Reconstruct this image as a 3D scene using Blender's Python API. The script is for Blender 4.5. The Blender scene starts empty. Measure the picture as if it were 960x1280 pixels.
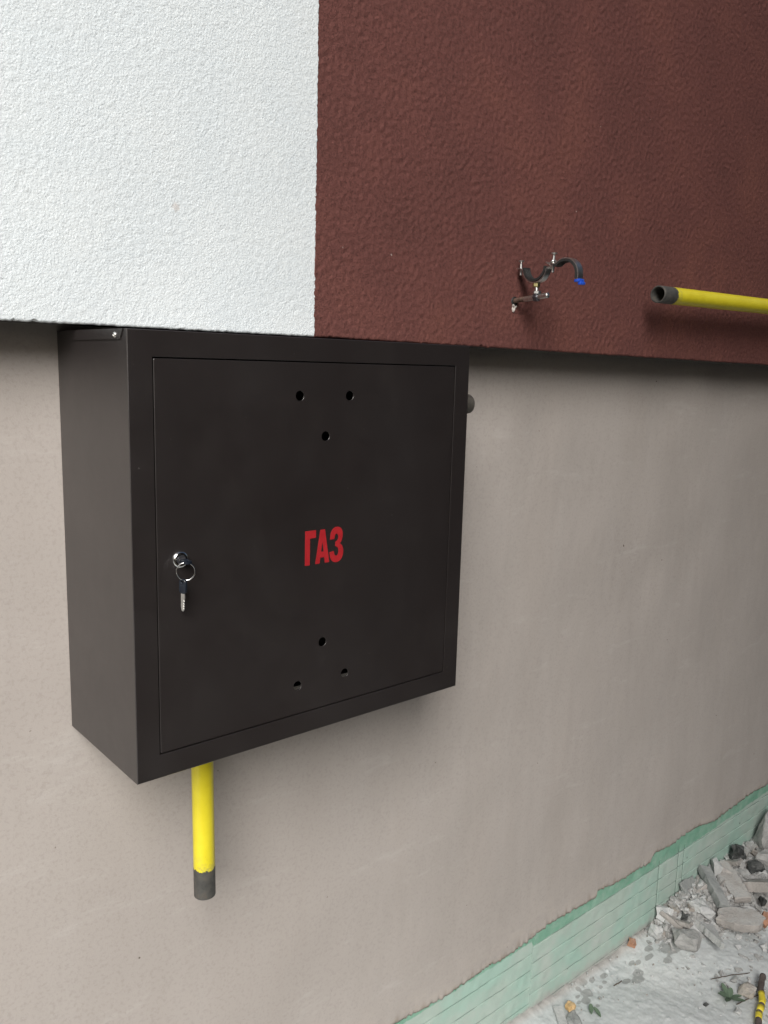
import bpy, bmesh, math, random
import numpy as np
from mathutils import Vector, Matrix, Euler, noise as mnoise
from mathutils.geometry import tessellate_polygon

random.seed(7)
rng = np.random.default_rng(11)
scene = bpy.context.scene
col = scene.collection
R = math.radians

# ------------------------------------------------------------------ camera, sky, sun, exposure
cam_d = bpy.data.cameras.new('camera'); cam = bpy.data.objects.new('camera', cam_d); col.objects.link(cam)
cam.location = (-0.43957, -1.24250, 0.55977)
cam.rotation_euler = (1.400411, -0.026581, -0.702921)
cam_d.sensor_fit = 'HORIZONTAL'; cam_d.sensor_width = 36.0
cam_d.lens = 1056.536 / 960 * 36
cam_d.clip_start = 0.02; cam_d.clip_end = 500
scene.camera = cam

SUN_EL, SUN_AZ = 36, 218      # azimuth measured clockwise from +Y (north); the wall faces -Y
world = bpy.data.worlds.new('World'); scene.world = world; world.use_nodes = True
wn = world.node_tree; bg = wn.nodes['Background']
sky = wn.nodes.new('ShaderNodeTexSky'); sky.sky_type = 'NISHITA'; sky.sun_disc = False
sky.sun_elevation = R(SUN_EL); sky.sun_rotation = R(SUN_AZ)
sky.air_density = 1.0; sky.dust_density = 4.0; sky.ozone_density = 0.6
wn.links.new(sky.outputs[0], bg.inputs[0]); bg.inputs[1].default_value = 0.05
sd = bpy.data.lights.new('sun', 'SUN'); sd.energy = 3.7; sd.angle = R(36); sd.color = (1.0, 0.985, 0.965)
sun = bpy.data.objects.new('sun', sd); col.objects.link(sun)
az, el = R(SUN_AZ), R(SUN_EL)
dirv = Vector((math.sin(az) * math.cos(el), math.cos(az) * math.cos(el), math.sin(el)))
sun.rotation_euler = dirv.to_track_quat('Z', 'Y').to_euler(); sun.location = dirv * 20
scene.view_settings.view_transform = 'Standard'; scene.view_settings.look = 'None'
scene.view_settings.exposure = 0.46; scene.view_settings.gamma = 1.0
scene.view_settings.use_curve_mapping = False

GZ = -1.139           # ground level
FY = -0.085           # face of the upper facade
UZ = 0.6052           # underside of the upper facade

# ------------------------------------------------------------------ object helpers
def tag(o, label=None, cat=None, group=None, kind=None):
    if label: o['label'] = label
    if cat: o['category'] = cat
    if group: o['group'] = group
    if kind: o['kind'] = kind
    return o

def empty(name, loc=(0, 0, 0), rot=(0, 0, 0)):
    o = bpy.data.objects.new(name, None); col.objects.link(o)
    o.location = loc; o.rotation_euler = rot; o.empty_display_size = 0.05
    return o

def link(name, me, mat, parent=None, smooth=False, loc=None, rot=None):
    o = bpy.data.objects.new(name, me); col.objects.link(o)
    if mat: me.materials.append(mat)
    if smooth: me.polygons.foreach_set('use_smooth', [True] * len(me.polygons))
    if loc is not None: o.location = loc
    if rot is not None: o.rotation_euler = rot
    if parent: o.parent = parent
    return o

def from_bm(name, bm, mat, parent=None, smooth=False, loc=None, rot=None, sharp=None):
    bmesh.ops.recalc_face_normals(bm, faces=bm.faces)
    me = bpy.data.meshes.new(name); bm.to_mesh(me); bm.free()
    o = link(name, me, mat, parent, smooth or sharp is not None, loc, rot)
    if sharp is not None: me.set_sharp_from_angle(angle=R(sharp))
    return o

# ------------------------------------------------------------------ material helpers
class NT:
    def __init__(s, name, rough=0.8, spec=0.5, metal=0.0):
        s.m = bpy.data.materials.new(name); s.m.use_nodes = True; s.t = s.m.node_tree
        s.p = s.t.nodes['Principled BSDF']
        s.p.inputs['Roughness'].default_value = rough
        s.p.inputs['Specular IOR Level'].default_value = spec
        s.p.inputs['Metallic'].default_value = metal
        s.tc = s.t.nodes.new('ShaderNodeTexCoord')
    def n(s, typ, **k):
        x = s.t.nodes.new(typ)
        for a, v in k.items(): setattr(x, a, v)
        return x
    def put(s, sock, v):
        if hasattr(v, 'links') or isinstance(v, bpy.types.NodeSocket): s.t.links.new(v, sock)
        else: sock.default_value = v
    def coord(s, scale=(1, 1, 1), rot=(0, 0, 0), loc=(0, 0, 0)):
        m = s.n('ShaderNodeMapping'); s.t.links.new(s.tc.outputs['Object'], m.inputs[0])
        m.inputs['Scale'].default_value = scale; m.inputs['Rotation'].default_value = rot; m.inputs['Location'].default_value = loc
        return m.outputs[0]
    def noise(s, scale, detail=4, rough=0.55, vec=None, dist=0.0):
        x = s.n('ShaderNodeTexNoise'); x.inputs['Scale'].default_value = scale
        x.inputs['Detail'].default_value = detail; x.inputs['Roughness'].default_value = rough
        x.inputs['Distortion'].default_value = dist
        s.t.links.new(vec if vec is not None else s.tc.outputs['Object'], x.inputs['Vector'])
        return x.outputs[0]
    def voro(s, scale, vec=None, feature='F1'):
        x = s.n('ShaderNodeTexVoronoi', feature=feature); x.inputs['Scale'].default_value = scale
        s.t.links.new(vec if vec is not None else s.tc.outputs['Object'], x.inputs['Vector'])
        return x.outputs[0]
    def ramp(s, v, stops):
        x = s.n('ShaderNodeValToRGB'); e = x.color_ramp.elements
        while len(e) < len(stops): e.new(0.5)
        for k, (p, c) in enumerate(stops):
            e[k].position = p; e[k].color = (c, c, c, 1) if isinstance(c, (int, float)) else (*c, 1)
        s.t.links.new(v, x.inputs[0]); return x.outputs[0]
    def mix(s, f, a, b, blend='MIX'):
        x = s.n('ShaderNodeMix', data_type='RGBA', blend_type=blend)
        s.put(x.inputs[0], f); s.put(x.inputs[6], a if not isinstance(a, tuple) else (*a, 1)[:4])
        s.put(x.inputs[7], b if not isinstance(b, tuple) else (*b, 1)[:4]); return x.outputs[2]
    def math(s, op, a, b=0.0, clamp=False):
        x = s.n('ShaderNodeMath', operation=op, use_clamp=clamp); s.put(x.inputs[0], a); s.put(x.inputs[1], b); return x.outputs[0]
    def sep(s, vec=None):
        x = s.n('ShaderNodeSeparateXYZ'); s.t.links.new(vec if vec is not None else s.tc.outputs['Object'], x.inputs[0]); return x.outputs
    def attr(s, name):
        x = s.n('ShaderNodeAttribute', attribute_name=name); return x.outputs['Fac']
    def color(s, v): s.put(s.p.inputs['Base Color'], v if not isinstance(v, tuple) else (*v, 1)[:4])
    def rough(s, v): s.put(s.p.inputs['Roughness'], v)
    def bump(s, h, dist, strength=1.0):
        b = s.n('ShaderNodeBump'); b.inputs['Distance'].default_value = dist; b.inputs['Strength'].default_value = strength
        s.t.links.new(h, b.inputs['Height'])
        prev = s.p.inputs['Normal']
        if prev.is_linked: s.t.links.new(prev.links[0].from_socket, b.inputs['Normal'])
        s.t.links.new(b.outputs[0], prev)

def two(name, a, b, scale, rough=0.8, spec=0.4, metal=0, bump=0.0, bscale=None, detail=5):
    t = NT(name, rough, spec, metal)
    t.color(t.ramp(t.noise(scale, detail), [(0.32, a), (0.68, b)]))
    if bump: t.bump(t.noise(bscale or scale * 3, 4), bump)
    return t.m

# white roughcast
t = NT('white_roughcast', 0.85, 0.3)
c = t.ramp(t.noise(9, 5), [(0.3, (0.715, 0.775, 0.805)), (0.7, (0.75, 0.80, 0.82))])
c = t.mix(t.math('MULTIPLY', t.ramp(t.noise(420, 2), [(0.30, 1), (0.42, 0)]), 0.35), c, (0.56, 0.60, 0.62))
pos = t.sep()
# one small rusty stain
dx = t.math('SUBTRACT', pos[0], 0.1449); dz = t.math('SUBTRACT', pos[2], 0.7757)
d2 = t.math('SQRT', t.math('ADD', t.math('MULTIPLY', dx, dx), t.math('MULTIPLY', dz, dz)))
d2 = t.math('ADD', d2, t.math('MULTIPLY', t.math('SUBTRACT', t.noise(260, 3), 0.5), 0.012))
c = t.mix(t.math('MULTIPLY', t.ramp(d2, [(0.001, 1), (0.007, 0)]), 0.5), c, (0.52, 0.40, 0.33))
c = t.mix(1.0, c, t.ramp(t.noise(310, 3, 0.7, t.coord(loc=(5, 5, 5))), [(0.34, 0.90), (0.5, 1.0), (0.68, 1.03)]), 'MULTIPLY')  # fine speckle painted in for the small shadows between grains
t.color(c); t.bump(t.noise(520, 4, 0.7), 0.0011, 0.9)
M_white = t.m
# brown roughcast
t = NT('brown_roughcast', 0.80, 0.25)
c = t.ramp(t.noise(5.5, 6, 0.6), [(0.28, (0.124, 0.049, 0.042)), (0.5, (0.145, 0.056, 0.048)), (0.72, (0.170, 0.066, 0.053))])
c = t.mix(t.math('MULTIPLY', t.ramp(t.noise(260, 3, 0.7), [(0.33, 1), (0.45, 0)]), 0.55), c, (0.050, 0.019, 0.016))
c = t.mix(t.math('MULTIPLY', t.ramp(t.noise(330, 2, 0.6, t.coord(loc=(3, 4, 5))), [(0.60, 0), (0.72, 1)]), 0.4), c, (0.20, 0.095, 0.078))
c = t.mix(t.ramp(t.noise(95, 1, 0.5, t.coord(loc=(8, 1, 5))), [(0.800, 0), (0.825, 1)]), c, (0.42, 0.36, 0.33))
c = t.mix(1.0, c, t.ramp(t.noise(240, 4, 0.75, t.coord(loc=(5, 5, 5))), [(0.33, 0.66), (0.47, 1.0), (0.68, 1.22)]), 'MULTIPLY')  # stronger speckle, shade of the pits put into the colour
t.color(c); t.bump(t.noise(330, 5, 0.75), 0.0020, 1.0)
M_brown = t.m
# beige base coat of the lower wall
t = NT('beige_base_coat', 0.9, 0.2)
c = t.ramp(t.noise(2.2, 6, 0.6), [(0.3, (0.378, 0.342, 0.316)), (0.7, (0.424, 0.388, 0.361))])
c = t.mix(0.5, c, t.ramp(t.noise(3.0, 5, 0.6, t.coord((3.2, 1, 0.35))), [(0.25, (0.380, 0.342, 0.312)), (0.75, (0.430, 0.396, 0.370))]))
c = t.mix(t.math('MULTIPLY', t.ramp(t.noise(160, 4, 0.7), [(0.36, 1), (0.50, 0)]), 0.34), c, (0.29, 0.26, 0.235))
c = t.mix(t.math('MULTIPLY', t.ramp(t.noise(7, 7, 0.75, t.coord((0.5, 1, 2.4), (0, 0.35, 0))), [(0.58, 0), (0.66, 1)]), 0.22), c, (0.53, 0.505, 0.485))
c = t.mix(t.ramp(t.noise(75, 1, 0.4, t.coord(loc=(2, 7, 1))), [(0.17, 1), (0.20, 0)]), c, (0.13, 0.11, 0.09))
pos = t.sep()   # cement smears near the broken lower edge
em = t.math('MULTIPLY', t.ramp(t.math('SUBTRACT', 0.0, pos[2]), [(0.80, 0), (0.90, 1)]), t.ramp(t.noise(22, 5, 0.7, t.coord((0.5, 1, 1.6))), [(0.45, 0), (0.62, 1)]))
c = t.mix(t.math('MULTIPLY', em, 0.35), c, (0.50, 0.45, 0.40))
ed = t.math('MULTIPLY', t.attr('edge'), t.ramp(t.noise(40, 5, 0.7), [(0.40, 0), (0.56, 1)]))
c = t.mix(t.math('MULTIPLY', ed, 0.75), c, (0.26, 0.205, 0.16))
t.color(c)
t.bump(t.noise(420, 3, 0.6), 0.0005, 0.6); t.bump(t.noise(18, 5, 0.6, t.coord((1, 1, 0.8))), 0.0012, 0.3)
M_base = t.m
# green extruded foam with dust
t = NT('green_foam', 0.85, 0.2)
pos = t.sep()
g = t.ramp(t.noise(14, 4), [(0.3, (0.15, 0.34, 0.24)), (0.7, (0.25, 0.43, 0.33))])
dust = t.ramp(t.noise(7, 6, 0.7), [(0.30, (0.40, 0.47, 0.42)), (0.5, (0.43, 0.52, 0.465)), (0.7, (0.47, 0.51, 0.475))])
dust = t.mix(t.math('MULTIPLY', t.ramp(t.noise(5, 5, 0.6, t.coord(loc=(4, 2, 3))), [(0.45, 0), (0.6, 1)]), 0.8), dust, (0.36, 0.53, 0.455))
zz = t.math('ADD', pos[2], t.math('MULTIPLY', t.math('SUBTRACT', t.noise(38, 5, 0.7), 0.5), 0.022))
left = t.ramp(t.math('MULTIPLY', pos[0], 0.5), [(0.590, 0), (0.5926, 1)])            # the left board is dusty almost to the top
lim = t.math('ADD', -0.920, t.math('MULTIPLY', left, -0.016))
lim = t.math('ADD', lim, t.math('MULTIPLY', t.math('SUBTRACT', pos[0], 1.9, True), 0.030))
m = t.math('MULTIPLY', t.math('SUBTRACT', lim, zz), 260.0, True)
m = t.math('MAXIMUM', m, t.math('MULTIPLY', t.ramp(t.noise(24, 6, 0.75, t.coord(loc=(6, 6, 6))), [(0.45, 0), (0.68, 1)]), 0.45))
c = t.mix(t.math('MULTIPLY', m, 0.94), g, dust)
foot = t.math('MULTIPLY', t.math('SUBTRACT', t.math('ADD', -1.108, t.math('MULTIPLY', t.math('SUBTRACT', t.noise(16, 5, 0.7), 0.5), 0.07)), pos[2]), 40.0, True)
c = t.mix(t.math('MULTIPLY', foot, 0.85), c, (0.40, 0.39, 0.37))
c = t.mix(t.ramp(t.noise(55, 2, 0.5, t.coord((1, 1, 0.5), loc=(9, 9, 9))), [(0.755, 0), (0.79, 1)]), c, (0.10, 0.13, 0.11))
c = t.mix(t.math('MULTIPLY', t.attr('groove'), 0.8), c, (0.085, 0.125, 0.105))
t.color(c); t.bump(t.noise(240, 4, 0.6), 0.0006, 0.7)
M_foam = t.m
# dusty concrete ground
t = NT('dusty_concrete', 0.95, 0.15)
c = t.ramp(t.noise(4.5, 7, 0.65), [(0.3, (0.52, 0.55, 0.55)), (0.55, (0.60, 0.63, 0.625)), (0.75, (0.67, 0.685, 0.675))])
c = t.mix(t.math('MULTIPLY', t.ramp(t.noise(60, 6, 0.75), [(0.35, 1), (0.55, 0)]), 0.35), c, (0.40, 0.41, 0.40))
c = t.mix(t.math('MULTIPLY', t.ramp(t.noise(20, 7, 0.8), [(0.56, 0), (0.66, 1)]), 0.45), c, (0.68, 0.69, 0.69))
bare = t.ramp(t.math('ADD', t.attr('stain'), t.math('MULTIPLY', t.math('SUBTRACT', t.noise(55, 4, 0.6), 0.5), 0.9)), [(0.42, 0), (0.55, 1)])
c = t.mix(t.math('MULTIPLY', bare, 0.75), c, (0.30, 0.305, 0.295))
c = t.mix(t.attr('foot'), c, (0.40, 0.375, 0.35))
t.color(c); t.bump(t.noise(180, 5, 0.7), 0.0012, 0.6); t.bump(t.noise(35, 5, 0.6), 0.002, 0.3)
M_ground = t.m
# cabinet paint (satin chocolate powder coat)
def powder(name, a, b, rough, spec=0.5):
    t = NT(name, rough, spec)
    c = t.ramp(t.noise(5, 4), [(0.3, a), (0.7, b)])
    c = t.mix(t.math('MULTIPLY', t.ramp(t.noise(9, 8, 0.8, t.coord((1, 1, 0.7))), [(0.50, 0), (0.75, 1)]), 0.025), c, (0.22, 0.20, 0.18))      # thin dust
    c = t.mix(t.math('MULTIPLY', t.ramp(t.noise(140, 2, 0.5), [(0.765, 0), (0.79, 1)]), 0.18), c, (0.25, 0.24, 0.22))                          # dust specks
    t.color(c)
    t.rough(t.ramp(t.noise(4, 7, 0.72), [(0.3, rough - 0.04), (0.7, rough + 0.10)]))
    t.bump(t.noise(700, 2), 0.0003, 0.45)
    t.bump(t.noise(3.5, 2), 0.004, 0.12)
    return t.m
M_paint = powder('chocolate_powder_coat', (0.0155, 0.0123, 0.0120), (0.0182, 0.0145, 0.0140), 0.33, 0.9)
M_paint.node_tree.nodes['Principled BSDF'].inputs['IOR'].default_value = 1.65
M_inside = powder('dark_inner_paint', (0.016, 0.015, 0.014), (0.02, 0.018, 0.017), 0.6, 0.3)
t = NT('red_vinyl', 0.45, 0.4); t.color(t.ramp(t.noise(60, 3), [(0.3, (0.33, 0.014, 0.019)), (0.7, (0.38, 0.020, 0.025))])); M_red = t.m
M_chrome = two('chrome', (0.72, 0.72, 0.72), (0.85, 0.85, 0.84), 120, 0.16, 0.5, 1.0)
M_zinc = two('zinc_plated_steel', (0.52, 0.52, 0.50), (0.74, 0.74, 0.72), 160, 0.36, 0.5, 1.0, 0.0003, 400)
M_blade = two('nickel_blade', (0.42, 0.41, 0.39), (0.62, 0.60, 0.56), 200, 0.42, 0.5, 0.75)
M_dull = two('dull_lock_core', (0.10, 0.10, 0.11), (0.18, 0.18, 0.20), 200, 0.35, 0.5, 0.8)
M_rubber = two('black_rubber', (0.018, 0.018, 0.018), (0.032, 0.031, 0.030), 90, 0.6, 0.35)
M_keyblue = two('navy_plastic', (0.007, 0.010, 0.017), (0.014, 0.019, 0.028), 90, 0.35, 0.5)
M_blue = two('blue_plastic', (0.01, 0.05, 0.42), (0.03, 0.12, 0.62), 220, 0.3, 0.5)
M_rod = two('rusty_rod', (0.12, 0.075, 0.055), (0.24, 0.17, 0.14), 160, 0.6, 0.4, 0.4, 0.0004, 600)
M_mortar = two('crumbly_mortar', (0.38, 0.34, 0.31), (0.58, 0.54, 0.50), 150, 0.95, 0.1, 0, 0.001, 300)

def pipe_paint(name, cut, irregular):
    """yellow enamel, bare grey steel for the first `cut` metres of local z"""
    t = NT(name, 0.33, 0.5)
    pos = t.sep()
    y = t.ramp(t.noise(26, 5, 0.6), [(0.3, (0.68, 0.57, 0.022)), (0.7, (0.75, 0.655, 0.035))])
    y = t.mix(t.math('MULTIPLY', t.ramp(t.noise(75, 6, 0.75), [(0.62, 0), (0.72, 1)]), 0.35), y, (0.40, 0.34, 0.05))
    g = t.ramp(t.noise(60, 5, 0.6), [(0.3, (0.038, 0.038, 0.036)), (0.55, (0.070, 0.068, 0.062)), (0.75, (0.105, 0.085, 0.065))])
    zz = t.math('ADD', pos[2], t.math('MULTIPLY', t.math('SUBTRACT', t.noise(42, 6, 0.75), 0.5), irregular))
    m = t.math('MULTIPLY', t.math('SUBTRACT', zz, cut), 900.0, True)
    smear = t.math('MULTIPLY', t.math('SUBTRACT', 1.0, t.math('MULTIPLY', t.math('SUBTRACT', pos[2], cut), 34.0, True)), t.ramp(t.noise(48, 4, 0.7), [(0.50, 0), (0.60, 1)]))
    t.color(t.mix(m, g, t.mix(t.math('MULTIPLY', smear, 0.55), y, (0.30, 0.29, 0.12))))
    t.rough(t.ramp(m, [(0, 0.55), (1, 0.30)]))
    t.bump(t.noise(70, 4, 0.6), 0.0008, 0.35)
    t.bump(m, 0.0005, 0.5)
    return t.m

# ------------------------------------------------------------------ numpy noise
def spectral(n, px, lo, hi, seed):
    """periodic band-passed noise, n x n samples of px metres, wavelengths lo..hi metres, unit variance"""
    r = np.random.default_rng(seed)
    f = np.fft.rfft2(r.standard_normal((n, n)))
    fy = np.fft.fftfreq(n, px)[:, None]; fx = np.fft.rfftfreq(n, px)[None, :]
    k = np.sqrt(fx * fx + fy * fy) + 1e-9
    w = np.exp(-((np.log(k) - np.log(1 / math.sqrt(lo * hi))) / (0.5 * np.log(hi / lo))) ** 2)
    a = np.fft.irfft2(f * w, s=(n, n)); return (a / a.std()).astype(np.float32)
def samp(a, px, X, Z):
    n = a.shape[0]; u = X / px; v = Z / px
    i = np.floor(u).astype(int); j = np.floor(v).astype(int); fu = u - i; fv = v - j
    i0 = i % n; i1 = (i + 1) % n; j0 = j % n; j1 = (j + 1) % n
    return (a[j0, i0] * (1 - fu) + a[j0, i1] * fu) * (1 - fv) + (a[j1, i0] * (1 - fu) + a[j1, i1] * fu) * fv
def spaced(lo, f0, f1, hi, step, growth=1.25, cap=0.12):
    a = list(np.arange(f0, f1 + step * 0.5, step)); s = step; x = a[-1]
    while x < hi:
        s = min(s * growth, cap); x += s; a.append(min(x, hi))
    s = step; x = f0; b = []
    while x > lo:
        s = min(s * growth, cap); x -= s; b.append(max(x, lo))
    return np.array(b[::-1] + a)

def sheet(name, P, mat, parent=None, attrs=None, smooth=True):
    """P: rows x cols x 3 grid of points -> one mesh"""
    nr, nc = P.shape[:2]
    me = bpy.data.meshes.new(name)
    idx = np.arange(nr * nc).reshape(nr, nc)
    q = np.stack([idx[:-1, :-1], idx[:-1, 1:], idx[1:, 1:], idx[1:, :-1]], -1).reshape(-1, 4)
    me.vertices.add(nr * nc); me.vertices.foreach_set('co', P.reshape(-1).astype(np.float32))
    me.loops.add(q.size); me.loops.foreach_set('vertex_index', q.reshape(-1).astype(np.int32))
    me.polygons.add(len(q)); me.polygons.foreach_set('loop_start', np.arange(0, q.size, 4, dtype=np.int32))
    me.polygons.foreach_set('use_smooth', np.full(len(q), smooth))
    me.update(calc_edges=True); me.validate()
    for k, v in (attrs or {}).items():
        at = me.attributes.new(k, 'FLOAT', 'POINT'); at.data.foreach_set('value', v.reshape(-1).astype(np.float32))
    return link(name, me, mat, parent)

NP = 1024
n_grain = spectral(NP, 0.0011, 0.0016, 0.0085, 1)
n_big = spectral(NP, 0.0011, 0.0035, 0.0180, 9)
ga = [spectral(NP, 0.0011, 0.0030, 0.0080, 20 + k) for k in range(3)]
n_dome = np.maximum(np.maximum(ga[0], ga[1]), ga[2]); n_dome = (n_dome - n_dome.mean()) / n_dome.std()
n_fine = spectral(NP, 0.0011, 0.0022, 0.0034, 2)
n_lump = spectral(NP, 0.0025, 0.010, 0.030, 3)
n_wave = spectral(NP, 0.02, 0.25, 1.4, 4)
n_edge = spectral(NP, 0.002, 0.008, 0.05, 5)
n_mid = spectral(NP, 0.008, 0.03, 0.12, 6)

# ------------------------------------------------------------------ SETTING: the house wall
house = empty('house_wall', (0, 0, 0))
tag(house, 'rendered house wall, white and brown rough facade above a smooth beige recessed base', 'wall')
SEAM = 0.3892

def facade(name, xs, zs, amp, wrap, y0, mat, grain_fn, edge_fn, seam_jit):
    X, Z = np.meshgrid(xs, zs)
    D = grain_fn(X, Z)
    fade = np.clip((Z - UZ) / 0.003, 0, 1)
    P = np.zeros(X.shape + (3,))
    P[..., 0] = X; P[..., 1] = y0 - D * amp; P[..., 2] = Z
    k = np.exp(-(Z - UZ) / 0.006)                      # bottom arris: broken edge
    P[..., 2] += edge_fn(X) * k
    P[..., 1] += 0.0022 * np.clip(1 - (Z - UZ) / 0.0025, 0, 1) ** 2
    j = np.exp(-np.abs(X - SEAM) / 0.004)
    P[..., 0] += seam_jit * samp(n_edge, 0.002, Z, Z * 0 + 0.7) * j
    bottom = P[0].copy()
    r1 = bottom.copy(); r1[:, 1] = y0 + 0.010; r1[:, 2] = UZ + edge_fn(xs) * 0.3 + 0.0004
    P = np.concatenate([r1[None], P], 0)
    P[..., 2] += -0.0076 * np.maximum(0, P[..., 0] - 0.45)
    c = P[:, -1 if wrap > 0 else 0].copy(); c[:, 1] = np.where(c[:, 1] < y0 + 0.009, y0 + 0.009, c[:, 1])
    P = np.concatenate([P, c[:, None]], 1) if wrap > 0 else np.concatenate([c[:, None], P], 1)
    if True:
        return sheet(name, P, mat, house)

def grain_white(X, Z):
    g = samp(n_grain, 0.0011, X * 0.97 + Z * 0.2, Z); b = samp(n_big, 0.0011, X, Z); f = samp(n_fine, 0.0011, X, Z)
    return 0.48 * np.minimum(samp(n_dome, 0.0011, X * 1.35, Z * 1.35), 1.6) + 0.20 * g + 0.12 * b + 0.10 * f + samp(n_lump, 0.0025, X, Z) * 0.18 + 0.9 * samp(n_wave, 0.02, X, Z)
def edge_white(X):
    e = samp(n_edge, 0.002, X, X * 0 + 0.31)
    m = 1 / (1 + np.exp((X + 0.055) / 0.008))
    return e * 0.0003 + m * np.maximum(0, e - 0.4) * 0.0030
xs = spaced(-4.0, -0.26, SEAM, SEAM, 0.0013); zs = spaced(UZ, UZ, 1.16, 3.3, 0.0013)
w = facade('white_render', xs, zs, 0.00052, 1, FY - 0.0008, M_white, grain_white, edge_white, 0.0005)
w['label'] = 'white roughcast render on the left of the facade'

def grain_brown(X, Z):
    g = 0.50 * samp(n_dome, 0.0011, X * 1.45, Z * 1.45) + 0.40 * samp(n_grain, 0.0011, X * 0.95, Z) + 0.2 * samp(n_big, 0.0011, X, Z); f = samp(n_fine, 0.0011, X * 0.8, Z * 0.8)
    l = samp(n_lump, 0.0025, X, Z)
    return np.clip(g, -2.4, 0.9) * 0.62 + 0.22 * f + l * 0.55 + 0.3 * samp(n_wave, 0.02, X + 3, Z)
def edge_brown(X):
    e = samp(n_edge, 0.002, X, X * 0 + 0.93)
    return e * 0.0006 + np.maximum(0, e - 1.4) * 0.0012
xs = spaced(SEAM - 0.0012, SEAM - 0.0012, 2.10, 4.4, 0.0019); zs = spaced(UZ, UZ, 1.56, 3.3, 0.0019)
w = facade('brown_render', xs, zs, 0.00056, -1, FY, M_brown, grain_brown, edge_brown, 0.0003)
w['label'] = 'dark reddish brown roughcast render on the right of the facade'

M_soffit = two('dark_grey_underside', (0.075, 0.070, 0.066), (0.115, 0.108, 0.102), 9, 0.95, 0.1, 0, 0.0015, 60)  # the underside gets its own darker grey
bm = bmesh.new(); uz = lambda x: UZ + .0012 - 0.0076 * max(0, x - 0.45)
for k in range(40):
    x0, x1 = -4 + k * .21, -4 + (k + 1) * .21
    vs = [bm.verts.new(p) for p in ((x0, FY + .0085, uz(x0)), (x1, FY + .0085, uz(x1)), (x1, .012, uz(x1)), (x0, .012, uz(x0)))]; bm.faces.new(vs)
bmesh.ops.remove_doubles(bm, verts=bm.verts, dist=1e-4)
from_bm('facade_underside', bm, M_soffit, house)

# lower base coat: its bottom edge follows the trowelled, broken line seen above the foam boards
EX = [(-4, -.90), (.40, -.902), (.705, -.902), (.767, -.909), (.848, -.912), (.92, -.911), (.991, -.909), (1.018, -.9075), (1.022, -.904), (1.030, -.914), (1.08, -.9165),
      (1.11, -.9135), (1.185, -.908), (1.215, -.903), (1.25, -.896), (1.30, -.8985), (1.342, -.9), (1.40, -.9035), (1.450, -.904), (1.456, -.888), (1.50, -.893), (1.522, -.899),
      (1.588, -.903), (1.663, -.901), (1.715, -.905), (1.728, -.903), (1.735, -.884), (1.76, -.884), (1.799, -.888), (1.84, -.8935), (1.868, -.891), (1.90, -.8865), (1.93, -.886), (1.97, -.885),
      (2.011, -.885), (2.045, -.890), (2.06, -.895), (2.118, -.901), (2.16, -.898), (2.203, -.895), (2.264, -.893), (2.326, -.884), (2.391, -.884), (2.482, -.890), (2.6, -.893), (4.4, -.89)]
ex = np.array([a[0] for a in EX]); ez = np.array([a[1] for a in EX])
xs = spaced(-4.0, 0.60, 2.62, 4.4, 0.004)
e = np.interp(xs, ex, ez) + 0.0011 * samp(n_edge, 0.002, xs, xs * 0 + 1.3)
tt = spaced(0.0, 0.0, 0.05, 1.0, 0.004, 1.12, 0.012)
Xg = np.broadcast_to(xs, (len(tt), len(xs))); Zg = e[None] + tt[:, None] * (0.62 - e[None])
P = np.zeros(Xg.shape + (3,)); P[..., 0] = Xg; P[..., 2] = Zg
lip = np.exp(-(Zg - e[None]) / 0.010)
P[..., 1] = (0.001 - 0.0013 * samp(n_wave, 0.02, Xg, Zg) - 0.00016 * samp(n_mid, 0.008, Xg, Zg * 0.9)
             - lip * 0.0012 * samp(n_edge, 0.002, Xg, Zg * 0 + 2.2) + 0.0022 * np.exp(-(Zg - e[None]) / 0.0025))
b = P[0].copy(); b[:, 1] = 0.012; b[:, 2] += 0.001
P = np.concatenate([b[None], P], 0)
edge = np.concatenate([np.ones((1, len(xs))), np.clip(1 - (Zg - e[None]) / (0.012 + 0.012 * np.clip(samp(n_edge, 0.002, Xg * .5, Xg * 0 + 5) , 0, 2)), 0, 1)], 0)
o = sheet('base_render', P, M_base, house, {'edge': edge}); o['label'] = 'smooth beige base coat on the recessed lower wall'

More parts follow.
